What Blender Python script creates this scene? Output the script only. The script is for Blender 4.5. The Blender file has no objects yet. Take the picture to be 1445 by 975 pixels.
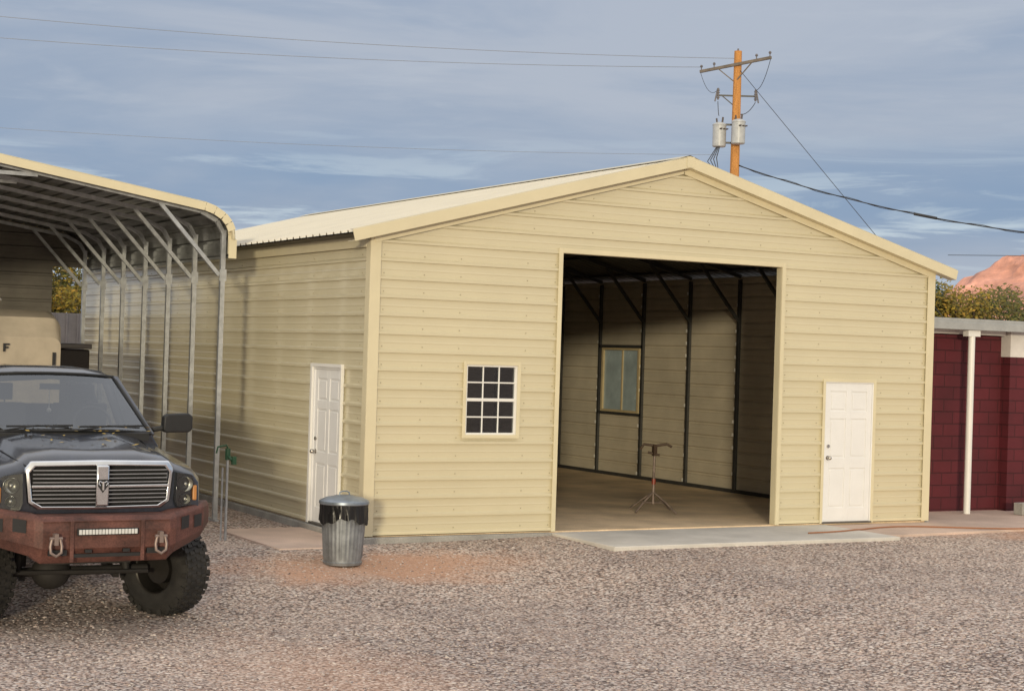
import bpy, bmesh, math, random
from mathutils import Vector, Matrix, noise
random.seed(7)
scene = bpy.context.scene
R = math.radians

# ------------------------------------------------------------------ builder
class B:
    def __init__(s, M=None):
        s.bm = bmesh.new(); s.M = M or Matrix()
    def v(s, p): return s.bm.verts.new(s.M @ Vector(p))
    def face(s, pts):
        vs = [s.v(p) for p in pts]
        return s.bm.faces.new(vs)
    def box(s, a, b):
        x0, x1 = sorted((a[0], b[0])); y0, y1 = sorted((a[1], b[1])); z0, z1 = sorted((a[2], b[2]))
        c = [s.v(p) for p in [(x0,y0,z0),(x1,y0,z0),(x1,y1,z0),(x0,y1,z0),(x0,y0,z1),(x1,y0,z1),(x1,y1,z1),(x0,y1,z1)]]
        for f in [(3,2,1,0),(4,5,6,7),(0,1,5,4),(1,2,6,5),(2,3,7,6),(3,0,4,7)]:
            s.bm.faces.new([c[i] for i in f])
    def beam(s, a, b, w, h=None, up=(0,0,1)):
        h = h or w
        a = Vector(a); b = Vector(b); d = (b-a).normalized(); up = Vector(up)
        if abs(d.dot(up)) > .98: up = Vector((0,1,0))
        r = d.cross(up).normalized(); u = r.cross(d).normalized()
        ring = []
        for p in (a, b):
            ring.append([s.v(p + r*sx*w/2 + u*sy*h/2) for sx, sy in ((-1,-1),(1,-1),(1,1),(-1,1))])
        for i in range(4):
            s.bm.faces.new([ring[0][i], ring[0][(i+1)%4], ring[1][(i+1)%4], ring[1][i]])
        s.bm.faces.new(ring[0][::-1]); s.bm.faces.new(ring[1])
    def tube(s, pts, r, n=8, caps=True):
        pts = [Vector(p) for p in pts]
        rs = r if isinstance(r, (list, tuple)) else [r]*len(pts)
        rings = []; ref = None
        for i, p in enumerate(pts):
            d = (pts[min(i+1, len(pts)-1)] - pts[max(i-1, 0)]).normalized()
            if ref is None:
                ref = Vector((0,0,1)) if abs(d.z) < .9 else Vector((1,0,0))
            x = d.cross(ref).normalized(); y = x.cross(d).normalized(); ref = y
            rings.append([s.v(p + (x*math.cos(2*math.pi*k/n) + y*math.sin(2*math.pi*k/n))*rs[i]) for k in range(n)])
        for i in range(len(rings)-1):
            for k in range(n):
                s.bm.faces.new([rings[i][k], rings[i][(k+1)%n], rings[i+1][(k+1)%n], rings[i+1][k]])
        if caps:
            s.bm.faces.new(rings[0][::-1]); s.bm.faces.new(rings[-1])
    def cyl(s, a, b, r, n=16, r2=None):
        s.tube([a, b], [r, r if r2 is None else r2], n)
    def lathe(s, prof, c=(0,0,0), n=32, M=None):
        M = M or Matrix(); c = Vector(c); rings = []
        for r, z in prof:
            rings.append([s.v(c + M @ Vector((r*math.cos(2*math.pi*k/n), r*math.sin(2*math.pi*k/n), z))) for k in range(n)])
        for i in range(len(rings)-1):
            for k in range(n):
                s.bm.faces.new([rings[i][k], rings[i][(k+1)%n], rings[i+1][(k+1)%n], rings[i+1][k]])
    def loft(s, secs, caps=True):
        rings = [[s.v(p) for p in sec] for sec in secs]
        n = len(rings[0])
        for i in range(len(rings)-1):
            for k in range(n):
                s.bm.faces.new([rings[i][k], rings[i][(k+1)%n], rings[i+1][(k+1)%n], rings[i+1][k]])
        if caps:
            s.bm.faces.new(rings[0][::-1]); s.bm.faces.new(rings[-1])
    def grid(s, pts):
        V = [[s.v(p) for p in row] for row in pts]
        for i in range(len(V)-1):
            for j in range(len(V[0])-1):
                s.bm.faces.new([V[i][j], V[i][j+1], V[i+1][j+1], V[i+1][j]])
    def sphere(s, c, r, seg=16, rings=10, sc=(1,1,1)):
        m = s.M @ Matrix.Translation(c) @ Matrix.Diagonal((*sc, 1))
        bmesh.ops.create_uvsphere(s.bm, u_segments=seg, v_segments=rings, radius=r, matrix=m)
    def clip(s, co, no):
        bmesh.ops.bisect_plane(s.bm, geom=list(s.bm.verts)+list(s.bm.edges)+list(s.bm.faces), plane_co=co, plane_no=no, clear_outer=True)
    def done(s, name, mat, parent=None, smooth=False, bevel=0, recalc=True, ang=35):
        if recalc: bmesh.ops.recalc_face_normals(s.bm, faces=s.bm.faces)
        me = bpy.data.meshes.new(name); s.bm.to_mesh(me); s.bm.free()
        me.materials.append(mat)
        ob = bpy.data.objects.new(name, me); scene.collection.objects.link(ob)
        if smooth:
            me.shade_smooth(); me.set_sharp_from_angle(angle=R(ang))
        if bevel:
            m = ob.modifiers.new('bev', 'BEVEL'); m.width = bevel; m.segments = 2; m.limit_method = 'ANGLE'; m.angle_limit = R(40)
        if parent:
            ob.parent = parent; ob.location = -parent.location
        return ob

def empty(name, loc=(0,0,0)):
    e = bpy.data.objects.new(name, None); e.location = loc; e.empty_display_size = .3
    scene.collection.objects.link(e); return e

# ------------------------------------------------------------------ materials
def nt_new(name):
    m = bpy.data.materials.new(name); m.use_nodes = True
    n = m.node_tree.nodes; l = m.node_tree.links
    return m, n, l, n['Principled BSDF']

def mk(name, col, rough=.5, metal=0., var=.12, scale=3., bump=0., bscale=60., stretch=(1,1,1), rvar=.1, coat=0., spec=.5, fine=0., bdet=3):
    m, n, l, p = nt_new(name)
    tc = n.new('ShaderNodeTexCoord'); mp = n.new('ShaderNodeMapping'); mp.inputs['Scale'].default_value = stretch
    l.new(tc.outputs['Object'], mp.inputs['Vector'])
    nz = n.new('ShaderNodeTexNoise'); nz.inputs['Scale'].default_value = scale; nz.inputs['Detail'].default_value = 4
    nz.inputs['Roughness'].default_value = .6
    l.new(mp.outputs[0], nz.inputs['Vector'])
    mr = n.new('ShaderNodeMapRange'); mr.inputs['From Min'].default_value = .3; mr.inputs['From Max'].default_value = .7
    mr.inputs['To Min'].default_value = 1-var; mr.inputs['To Max'].default_value = 1+var
    l.new(nz.outputs['Fac'], mr.inputs['Value'])
    vm = n.new('ShaderNodeVectorMath'); vm.operation = 'SCALE'; vm.inputs[0].default_value = col[:3]
    l.new(mr.outputs[0], vm.inputs['Scale']); 
    out = vm.outputs[0]
    if fine:
        n3 = n.new('ShaderNodeTexNoise'); n3.inputs['Scale'].default_value = bscale; n3.inputs['Detail'].default_value = 2
        l.new(tc.outputs['Object'], n3.inputs['Vector'])
        m3 = n.new('ShaderNodeMapRange'); m3.inputs['From Min'].default_value = .3; m3.inputs['From Max'].default_value = .7
        m3.inputs['To Min'].default_value = 1-fine; m3.inputs['To Max'].default_value = 1+fine
        l.new(n3.outputs['Fac'], m3.inputs['Value'])
        v3 = n.new('ShaderNodeVectorMath'); v3.operation = 'SCALE'; l.new(out, v3.inputs[0]); l.new(m3.outputs[0], v3.inputs['Scale'])
        out = v3.outputs[0]
    l.new(out, p.inputs['Base Color'])
    r2 = n.new('ShaderNodeMapRange'); r2.inputs['To Min'].default_value = max(0, rough-rvar); r2.inputs['To Max'].default_value = min(1, rough+rvar)
    l.new(nz.outputs['Fac'], r2.inputs['Value']); l.new(r2.outputs[0], p.inputs['Roughness'])
    p.inputs['Metallic'].default_value = metal
    p.inputs['Coat Weight'].default_value = coat
    p.inputs['Coat Roughness'].default_value = .08
    p.inputs['Specular IOR Level'].default_value = spec
    if bump:
        nb = n.new('ShaderNodeTexNoise'); nb.inputs['Scale'].default_value = bscale; nb.inputs['Detail'].default_value = bdet
        l.new(tc.outputs['Object'], nb.inputs['Vector'])
        bp = n.new('ShaderNodeBump'); bp.inputs['Strength'].default_value = 1; bp.inputs['Distance'].default_value = bump
        l.new(nb.outputs['Fac'], bp.inputs['Height']); l.new(bp.outputs[0], p.inputs['Normal'])
    return m

def mk_glass(name, trans=.5, rough=.02, add=.04):
    m, n, l, p = nt_new(name)
    n.remove(p); out = n['Material Output']
    tr = n.new('ShaderNodeBsdfTransparent'); tr.inputs[0].default_value = (trans, trans*1.02, trans, 1)
    gl = n.new('ShaderNodeBsdfGlossy'); gl.inputs['Roughness'].default_value = rough; gl.inputs[0].default_value = (.9,.95,1,1)
    fr = n.new('ShaderNodeFresnel'); fr.inputs[0].default_value = 1.55
    ma = n.new('ShaderNodeMath'); ma.operation = 'ADD'; ma.inputs[1].default_value = add; l.new(fr.outputs[0], ma.inputs[0])
    mx = n.new('ShaderNodeMixShader'); l.new(ma.outputs[0], mx.inputs[0]); l.new(tr.outputs[0], mx.inputs[1]); l.new(gl.outputs[0], mx.inputs[2])
    l.new(mx.outputs[0], out.inputs['Surface'])
    return m

TAN = (.63,.57,.40)
M_side = mk('tan_painted_steel', TAN, .30, 0, .04, .5, .004, .9, (1,1,1), .05, coat=.35, bdet=0)
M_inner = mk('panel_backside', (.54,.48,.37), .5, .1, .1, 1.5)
M_ceil = mk('shaded_roof_backside', (.07,.066,.06), .5, .3, .2, 2)  # near-black colour paints in the shade overhead inside the bay
M_trim = mk('tan_trim', (.69,.62,.43), .4, 0, .05, 2)
M_roof = mk('light_roof_steel', (.66,.63,.55), .35, 0, .05, 1.5, .002, 2)
M_galv = mk('galvanised_steel', (.46,.48,.50), .42, .6, .22, 9, .001, 14)
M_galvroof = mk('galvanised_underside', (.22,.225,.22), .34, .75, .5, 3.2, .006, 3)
M_dark = mk('dark_steel', (.06,.06,.058), .5, .4, .2, 5)
M_conc = mk('concrete', (.62,.59,.54), .85, 0, .16, 1.2, .003, 120, fine=.08)
M_slab = mk('dusty_floor_concrete', (.74,.57,.38), .85, 0, .32, .8, .003, 60, fine=.18)
M_pink = mk('dusty_paving', (.60,.46,.38), .9, 0, .2, 1.0, .003, 80, fine=.12)
M_foot = mk('footing_concrete', (.33,.32,.30), .9, 0, .2, 3, .006, 60, fine=.15)
M_white = mk('white_paint', (.80,.80,.80), .4, 0, .03, 3)
M_vinyl = mk('white_vinyl', (.80,.79,.76), .4, 0, .03, 3)
M_knob = mk('nickel', (.55,.52,.48), .25, 1, .05, 10)
M_gldark = mk_glass('window_glass', trans=.35)
M_blackrub = mk('rubber', (.026,.024,.022), .8, 0, .4, 8, .002, 90, rvar=.1)
M_wood = mk('pole_wood', (.56,.26,.075), .85, 0, .28, 2.5, .01, 30, (6,6,.5), fine=.2)
M_porc = mk('transformer_grey', (.48,.50,.51), .4, 0, .12, 6)
M_wire = mk('cable_black', (.03,.03,.032), .6)

# ------------------------------------------------------------------ corrugated sheet
PER = .2286
BASEP = [(0,0),(.007,.028),(.036,.028),(.058,0),(.124,0),(.130,.003),(.142,.003),(.150,0)]
def prof(s0, s1):
    pts = []
    k = math.floor(s0/PER)-1
    allp = []
    while k*PER < s1+PER:
        for a, o in BASEP: allp.append((k*PER+a, o))
        k += 1
    def at(s):
        for i in range(len(allp)-1):
            if allp[i][0] <= s <= allp[i+1][0]:
                t = (s-allp[i][0])/max(1e-9, allp[i+1][0]-allp[i][0]); return allp[i][1]*(1-t)+allp[i+1][1]*t
        return 0
    pts.append((s0, at(s0)))
    pts += [q for q in allp if s0+1e-5 < q[0] < s1-1e-5]
    pts.append((s1, at(s1)))
    return pts
def sheet(b, O, S, T, N, s0, s1, t0, t1):
    O, S, T, N = map(Vector, (O, S, T, N))
    rows = []
    for s, o in prof(s0, s1):
        rows.append([O+S*s+T*t0+N*o, O+S*s+T*t1+N*o])
    b.grid(rows)

# ------------------------------------------------------------------ metal building
W, L = 9.24, 13.7
OH, RZ, SL = .33, 3.76, .263
def rz(x): return RZ + SL*((x+OH) if x <= W/2 else (W-x+OH))
bld = empty('metal_building', (W/2, L/2, 0))
X=(1,0,0); Y=(0,1,0); Z=(0,0,1)
WX0,WX1,WZ0,WZ1 = 1.34,2.11,1.26,2.18
OX0,OX1,OZ = 2.73,6.38,3.68
DX0,DX1,DZ = 7.22,8.15,2.07
SY0,SY1 = .77,1.71
RY0,RY1,RQ0,RQ1 = 7.9,9.2,1.25,2.5
NL=Vector((-SL,0,1)).normalized(); NR=Vector((SL,0,1)).normalized()
def gclip(b,dz=.02):
    b.clip((-OH,0,RZ-dz),NL); b.clip((W+OH,0,RZ-dz),NR)
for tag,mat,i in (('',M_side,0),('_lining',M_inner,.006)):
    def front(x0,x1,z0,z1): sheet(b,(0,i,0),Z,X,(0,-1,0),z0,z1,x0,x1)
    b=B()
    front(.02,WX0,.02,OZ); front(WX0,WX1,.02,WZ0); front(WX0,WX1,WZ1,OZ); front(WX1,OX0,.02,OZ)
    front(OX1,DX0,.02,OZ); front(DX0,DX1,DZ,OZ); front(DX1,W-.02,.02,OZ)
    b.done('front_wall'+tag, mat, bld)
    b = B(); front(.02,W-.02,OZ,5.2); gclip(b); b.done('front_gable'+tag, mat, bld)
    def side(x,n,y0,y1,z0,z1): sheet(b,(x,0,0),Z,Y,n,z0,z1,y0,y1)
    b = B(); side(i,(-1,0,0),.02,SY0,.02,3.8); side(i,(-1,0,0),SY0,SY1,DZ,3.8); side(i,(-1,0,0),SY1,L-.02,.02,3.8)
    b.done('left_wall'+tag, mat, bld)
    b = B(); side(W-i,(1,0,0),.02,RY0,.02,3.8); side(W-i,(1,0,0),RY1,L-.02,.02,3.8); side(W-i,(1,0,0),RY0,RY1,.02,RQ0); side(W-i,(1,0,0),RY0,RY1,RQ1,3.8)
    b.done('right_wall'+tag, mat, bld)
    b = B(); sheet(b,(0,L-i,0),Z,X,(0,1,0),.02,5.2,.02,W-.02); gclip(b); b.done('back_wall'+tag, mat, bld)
FO = .17
ls = math.hypot(W/2+OH, SL*(W/2+OH))
dl = Vector((1,0,SL)).normalized(); dr = Vector((-1,0,SL)).normalized()
for nm,mat,dz in (('roof_panels',M_roof,0),('roof_shade_lining',M_ceil,-.008)):
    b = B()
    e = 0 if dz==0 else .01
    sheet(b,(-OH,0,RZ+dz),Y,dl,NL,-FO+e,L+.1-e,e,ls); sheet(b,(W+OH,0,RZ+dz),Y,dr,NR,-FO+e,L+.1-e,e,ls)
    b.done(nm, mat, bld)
b = B()
for (x0,d) in ((-OH,dl),(W+OH,dr)):
    sgn = 1 if x0 < 0 else -1
    y = -FO-.012
    p0 = Vector((x0-sgn*.01,y,RZ-.045)); p1 = Vector((W/2,y,rz(W/2)-.045))
    b.beam(p0,p1,.02,.145,up=(0,0,1))
    b.beam(p0+Vector((0,.09,-.066)),p1+Vector((0,.09,-.066)),.16,.008)
    q0 = Vector((0 if sgn>0 else W,-.037,rz(0)-.145)); q1 = Vector((W/2,-.037,rz(W/2)-.145))
    b.beam(q0,q1,.03,.10)
    p0 = Vector((x0-sgn*.01,-FO+.05,RZ+.036)); p1 = Vector((W/2,-FO+.05,rz(W/2)+.036))
    b.beam(p0,p1,.13,.006)
b.done('rake_trim', M_trim, bld, bevel=.004)
b = B()
b.grid([[(W/2-.17,-FO-.01,rz(W/2)-.002),(W/2-.17,L+.1,rz(W/2)-.002)],[(W/2-.01,-FO-.01,rz(W/2)+.050),(W/2-.01,L+.1,rz(W/2)+.050)],
        [(W/2+.01,-FO-.01,rz(W/2)+.050),(W/2+.01,L+.1,rz(W/2)+.050)],[(W/2+.17,-FO-.01,rz(W/2)-.002),(W/2+.17,L+.1,rz(W/2)-.002)]])
b.box((W/2-.06,-FO-.03,rz(W/2)-.12),(W/2+.06,-FO-.026,rz(W/2)+.03))
b.done('ridge_cap', M_trim, bld)
b = B()
for x0,x1 in ((-.043,.10),(W-.10,W+.043)):
    b.box((x0,-.044,.0),(x1,-.030,3.78))
b.box((-.044,-.030,0),(-.030,.10,3.7)); b.box((W+.030,-.030,0),(W+.044,.10,3.7))
b.box((-.033,.10,3.60),(-.048,L,3.74)); b.box((W+.033,.10,3.60),(W+.048,L,3.74))
b.box((OX0-.06,-.043,.0),(OX0+.004,-.029,OZ+.06)); b.box((OX1-.004,-.043,.0),(OX1+.06,-.029,OZ+.06))
b.box((OX0+.004,-.043,OZ-.004),(OX1-.004,-.029,OZ+.06))
b.box((OX0-.001,-.029,0),(OX0+.006,.09,OZ)); b.box((OX1-.006,-.029,0),(OX1+.001,.09,OZ)); b.box((OX0+.006,-.029,OZ-.006),(OX1-.006,.09,OZ+.001))
def frame(b,x0,x1,z0,z1,w,y0,y1,bottom=True):
    b.box((x0-w,y0,z0-(w if bottom else 0)),(x0,y1,z1+w)); b.box((x1,y0,z0-(w if bottom else 0)),(x1+w,y1,z1+w)); b.box((x0,y0,z1),(x1,y1,z1+w))
    if bottom: b.box((x0,y0,z0-w),(x1,y1,z0))
frame(b,WX0+.01,WX1-.01,WZ0+.01,WZ1-.01,.045,-.045,-.029)
frame(b,DX0+.01,DX1-.01,0,DZ-.01,.045,-.045,-.029,False)
b.box((.1,-.035,.012),(OX0-.06,-.029,.05)); b.box((OX1+.06,-.035,.012),(DX0-.04,-.029,.05)); b.box((DX1+.04,-.035,.012),(W-.1,-.029,.05))
b.box((-.035,.1,.012),(-.029,SY0-.04,.05)); b.box((-.035,SY1+.06,.012),(-.029,L,.05))
b.done('wall_trim', M_trim, bld, bevel=.003)
b = B()
def screw(c, n):
    c = Vector(c); n = Vector(n)
    b.cyl(c, c+n*.007, .008, 6)
for x in [.16,.72,1.24,2.22,2.64,6.5,7.1,8.3,8.85,9.1]:
    for k in range(0,16):
        z = k*PER+.085
        if z < 3.6 and not (DX0-.1<x<DX1+.1 and z<2.2): screw((x,0,z),(0,-1,0))
for x in [1.3,2.3,3.2,4.1,4.62,5.1,6.0,6.9,7.9]:
    k = 17
    while k*PER+.085 < rz(x)-.25:
        screw((x,0,k*PER+.085),(0,-1,0)); k += 1
for y in [.3,1.9]+[3.2+1.53*i for i in range(7)]:
    for k in range(0,16): screw((0,y,k*PER+.085),(-1,0,0))
b.done('screws', mk('screw_heads',(.36,.32,.22),.5), bld)
b = B(); b.box((.0,.0,-.12),(W,L,0.0)); b.done('floor_slab', M_slab, bld)
b = B(); b.box((-.10,-.10,-.45),(2.655,-.001,-.012)); b.box((-.10,-.001,-.45),(-.001,L,-.012)); b.box((W+.001,-.001,-.45),(W+.1,L,-.012))
b.done('footing', M_foot, bld, bevel=.01)
b = B()
ys = [.06,1.65,3.2,4.72,6.22,7.75,9.3,10.8,12.3,13.62]
for y in ys:
    for x in (.05,W-.05):
        b.beam((x,y,0),(x,y,3.75),.05,.06)
    b.beam((.05,y,rz(.05)-.06),(W/2,y,rz(W/2)-.06),.06,.06); b.beam((W-.05,y,rz(.05)-.06),(W/2,y,rz(W/2)-.06),.06,.06)
    b.beam((.05,y,3.0),(.95,y,rz(.95)-.07),.05,.05); b.beam((W-.05,y,3.0),(W-.95,y,rz(.95)-.07),.05,.05)
    if y > .1:
        b.beam((W/2-1.6,y,rz(W/2-1.6)-.09),(W/2+1.6,y,rz(W/2-1.6)-.09),.05,.05)
        b.beam((W/2,y,rz(W/2-1.6)-.09),(W/2,y,rz(W/2)-.09),.05,.05)
for i in range(5):
    for sx in (1,-1):
        x = W/2 - sx*(.3+i*1.0)
        b.beam((x,.02,rz(x)-.03),(x,L-.02,rz(x)-.03),.06,.03)
for x in (OX0-.03,OX1+.03,1.2,7.1,8.25): b.beam((x,.07,0),(x,.07,rz(x)-.1),.06)
b.beam((OX0,.07,OZ+.04),(OX1,.07,OZ+.04),.06); b.beam((WX0-.05,.07,WZ0-.04),(WX1+.05,.07,WZ0-.04),.05); b.beam((WX0-.05,.07,WZ1+.04),(WX1+.05,.07,WZ1+.04),.05)
b.beam((W-.05,7.75,RQ0-.03),(W-.05,9.3,RQ0-.03),.05); b.beam((W-.05,7.75,RQ1+.03),(W-.05,9.3,RQ1+.03),.05)
b.beam((.05,.06,.03),(.05,L,.03),.06); b.beam((W-.05,.06,.03),(W-.05,L,.03),.06)
b.done('steel_frame', M_dark, bld)
# crumpled foam closures glinting beside each post
b = B(); rr_=random.Random(5)
for y in ys[2:9]:
    for k in range(0,16):
        z = k*PER+.07
        if rr_.random()<.9: b.box((W-.026,y+.034,z),(W-.034,y+.10+rr_.uniform(0,.05),z+.06))
b.done('foil_closures', mk('foil',(.90,.87,.80),.35,.0), bld)

def six_panel(M, parent, w, h, knob_side=-1):
    b = B(M)
    b.box((.03,.0,.02),(w-.03,.035,h-.03))
    st = .10; cols = [(st+.02,w/2-.045),(w/2+.045,w-st-.02)]
    rows = [(.22,.80),(.95,1.52),(1.63,h-.15)]
    fr = -.014
    b.box((.03,fr,.02),(cols[0][0],-.0005,h-.03)); b.box((cols[1][1],fr,.02),(w-.03,-.0005,h-.03)); b.box((cols[0][1],fr,.02),(cols[1][0],-.0005,h-.03))
    zs = [.02]+[z for r in rows for z in r]+[h-.03]
    for i in range(0,len(zs),2):
        for c in cols: b.box((c[0],fr+.0002,zs[i]),(c[1],-.0005,zs[i+1]))
    for c in cols:
        for r in rows:
            b.box((c[0]+.03,fr+.003,r[0]+.03),(c[1]-.03,-.0005,r[1]-.03))
    b.done('door_leaf', M_white, parent, bevel=.004)
    b = B(M)
    b.box((-.005,-.03,0),(.028,.06,h-.03)); b.box((w-.028,-.03,0),(w+.005,.06,h-.03)); b.box((-.005,-.03,h-.028),(w+.005,.06,h+.004))
    b.done('door_jamb', M_white, parent, bevel=.003)
    b = B(M)
    kx = .095 if knob_side < 0 else w-.095
    b.cyl((kx,-.012,.95),(kx,-.05,.95),.012,10); b.sphere((kx,-.065,.95),.03); b.cyl((kx,-.012,.95),(kx,-.018,.95),.034,16)
    b.cyl((kx,-.012,1.12),(kx,-.03,1.12),.026,16)
    b.done('door_knob', M_knob, parent, smooth=True)
    b = B(M); b.box((0,-.05,-.004),(w,.06,.018)); b.done('threshold', mk('alu_sill',(.15,.14,.13),.5,.5), parent)
six_panel(Matrix.Translation((DX0,-.004,0.003)), bld, DX1-DX0, DZ, -1)
Mside = Matrix.Translation((-.004,SY1,0.003)) @ Matrix.Rotation(R(-90),4,'Z')
six_panel(Mside, bld, SY1-SY0, DZ, -1)
b = B(); b.box((-.062,SY1+.006,0),(-.02,SY1+.07,DZ+.05)); b.box((-.062,SY0-.04,0),(-.02,SY0-.006,DZ+.05)); b.box((-.062,SY0-.006,DZ+.005),(-.02,SY1+.006,DZ+.05)); b.done('side_door_casing', M_vinyl, bld, bevel=.003)
b = B()
x0,x1,z0,z1 = WX0,WX1,WZ0,WZ1
frame(b,x0+.035,x1-.035,z0+.035,z1-.035,.035,-.02,.05)
zm=(z0+z1)/2
b.box((x0+.035,-.012,zm-.02),(x1-.035,.03,zm+.02))
for i in (1,2):
    xx = x0+.035+(x1-x0-.07)*i/3
    b.box((xx-.009,-.006,z0+.035),(xx+.009,.006,z1-.035))
for zz in ((z0+.035+zm-.02)/2,(z1-.035+zm+.02)/2): b.box((x0+.035,-.005,zz-.009),(x1-.035,.005,zz+.009))
b.done('window_frame', M_vinyl, bld, bevel=.003)
b = B(); b.face([(x0+.03,.012,z0+.03),(x1-.03,.012,z0+.03),(x1-.03,.012,z1-.03),(x0+.03,.012,z1-.03)]); b.done('window_glass', M_gldark, bld)
b = B()
b.box((W-.05,RY0-.03,RQ0-.03),(W+.03,RY0+.03,RQ1+.03)); b.box((W-.05,RY1-.03,RQ0-.03),(W+.03,RY1+.03,RQ1+.03))
b.box((W-.05,RY0+.03,RQ0-.03),(W+.03,RY1-.03,RQ0+.04)); b.box((W-.05,RY0+.03,RQ1-.04),(W+.03,RY1-.03,RQ1+.03))
b.box((W-.03,8.48,RQ0+.04),(W+.0,8.52,RQ1-.04))
b.done('side_window_frame', mk('wood_frame',(.46,.37,.21),.6), bld)
b = B(); b.face([(W-.01,RY0,RQ0),(W-.01,RY1,RQ0),(W-.01,RY1,RQ1),(W-.01,RY0,RQ1)])
b.done('side_window_pane', mk('frosted_pane',(.33,.40,.42),.25,0,.2,2), bld)

# ------------------------------------------------------------------ ground
def sm(t): t=max(0,min(1,t)); return t*t*(3-2*t)
def gz(x,y):
    q=sm((x-.5)/2.6)
    w = 1-.80*q
    z = -.085+.04*q - .265*sm((-y-.1)/3.6)*w
    if y > 0 : z = -.10 if x < 9.5 else -.06
    z += .02*noise.noise(Vector((x*.35,y*.35,0)))*min(1,max(0,(-y-1.6)/2))
    return z
def axis(lo,hi,step,far):
    a=[]; v=lo
    while v<=hi+1e-6: a.append(v); v+=step
    s=step; v=hi
    while v<far: s*=1.5; v+=s; a.append(v)
    s=step; v=lo; pre=[]
    while v>-far: s*=1.5; v-=s; pre.append(v)
    return pre[::-1]+a
xs=axis(-14,18,.4,900); yy=axis(-20,6,.4,900)
b=B(); b.grid([[(x,y,gz(x,y)) for x in xs] for y in yy])
mg,n,l,p = nt_new('gravel_ground')
geo=n.new('ShaderNodeNewGeometry')
def voro(scale):
    v=n.new('ShaderNodeTexVoronoi'); v.inputs['Scale'].default_value=scale
    l.new(geo.outputs['Position'],v.inputs['Vector']); return v
def noi(scale,det=5,rough=.6,d=0):
    v=n.new('ShaderNodeTexNoise'); v.inputs['Scale'].default_value=scale; v.inputs['Detail'].default_value=det; v.inputs['Roughness'].default_value=rough
    v.inputs['Distortion'].default_value=d
    l.new(geo.outputs['Position'],v.inputs['Vector']); return v
def ramp(src,stops,const=False):
    r=n.new('ShaderNodeValToRGB'); e=r.color_ramp.elements
    while len(e)<len(stops): e.new(.5)
    for i,(pos,c) in enumerate(stops): e[i].position=pos; e[i].color=(*c,1)
    if const: r.color_ramp.interpolation='CONSTANT'
    l.new(src,r.inputs[0]); return r
def mixc(f,a,bb,mode='MIX'):
    m=n.new('ShaderNodeMix'); m.data_type='RGBA'; m.blend_type=mode
    if isinstance(f,(int,float)): m.inputs['Factor'].default_value=f
    else: l.new(f,m.inputs['Factor'])
    for sock,val in ((m.inputs[6],a),(m.inputs[7],bb)):
        if isinstance(val,tuple): sock.default_value=(*val,1)
        else: l.new(val,sock)
    return m.outputs[2]
v1=voro(30); v2=voro(66)
sep=n.new('ShaderNodeSeparateColor'); l.new(v1.outputs['Color'],sep.inputs[0])
sep2=n.new('ShaderNodeSeparateColor'); l.new(v2.outputs['Color'],sep2.inputs[0])
stops=[(0,(.22,.17,.15)),(.14,(.66,.53,.45)),(.34,(.45,.38,.35)),(.50,(.78,.69,.62)),(.66,(.62,.46,.38)),(.80,(.90,.84,.77)),(.93,(.22,.19,.19))]
c1=ramp(sep.outputs[0],stops,True); c2=ramp(sep2.outputs[0],stops,True)
col=mixc(.35,c1.outputs[0],c2.outputs[0])
edge=ramp(v1.outputs['Distance'],[(.0,(1,1,1)),(.42,(1,1,1)),(.75,(.20,.18,.17))])
col=mixc(.9,col,edge.outputs[0],'MULTIPLY')
big=noi(.35,4,.6,.5); bigr=ramp(big.outputs[0],[(.32,(.76,.74,.75)),(.68,(1.16,1.12,1.08))])
col=mixc(1.,col,bigr.outputs[0],'MULTIPLY')
n1=noi(1.3,5,.65,.3); dirtm=ramp(n1.outputs[0],[(.50,(0,0,0)),(.66,(1,1,1))])
def spot(cx,cy,sx,sy):
    mp=n.new('ShaderNodeMapping'); mp.vector_type='POINT'
    mp.inputs['Location'].default_value=(-cx/sx,-cy/sy,0); mp.inputs['Scale'].default_value=(1/sx,1/sy,0)
    l.new(geo.outputs['Position'],mp.inputs['Vector'])
    ln=n.new('ShaderNodeVectorMath'); ln.operation='LENGTH'; l.new(mp.outputs[0],ln.inputs[0])
    ad=n.new('ShaderNodeMath'); ad.operation='MULTIPLY_ADD'; ad.inputs[1].default_value=1.7; l.new(n1.outputs[0],ad.inputs[0])
    l.new(ln.outputs['Value'],ad.inputs[2])
    mr=n.new('ShaderNodeMapRange'); mr.inputs['From Min'].default_value=1.2; mr.inputs['From Max'].default_value=1.9; mr.inputs['To Min'].default_value=1; mr.inputs['To Max'].default_value=0
    l.new(ad.outputs[0],mr.inputs['Value']); return mr.outputs[0]
fine=noi(90,2); finer=ramp(fine.outputs[0],[(.3,(.44,.24,.15)),(.7,(.68,.42,.29))])
sp2=n.new('ShaderNodeMath'); sp2.operation='MULTIPLY'; sp2.inputs[1].default_value=.45; l.new(spot(-3.2,-6.8,1.2,2.6),sp2.inputs[0])
a=n.new('ShaderNodeMath'); a.operation='MAXIMUM'; l.new(spot(-.5,-1.5,2.4,.95),a.inputs[0]); l.new(sp2.outputs[0],a.inputs[1])
a2=n.new('ShaderNodeMath'); a2.operation='MAXIMUM'; l.new(a.outputs[0],a2.inputs[0]); l.new(spot(12.,-1.4,4,.9),a2.inputs[1])
a3=n.new('ShaderNodeMath'); a3.operation='MULTIPLY'; a3.inputs[1].default_value=.85; l.new(a2.outputs[0],a3.inputs[0])
col=mixc(a3.outputs[0],col,finer.outputs[0])
f4=n.new('ShaderNodeMath'); f4.operation='MULTIPLY'; f4.inputs[1].default_value=.25; l.new(dirtm.outputs[0],f4.inputs[0])
col=mixc(f4.outputs[0],col,(.58,.45,.37))
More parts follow.
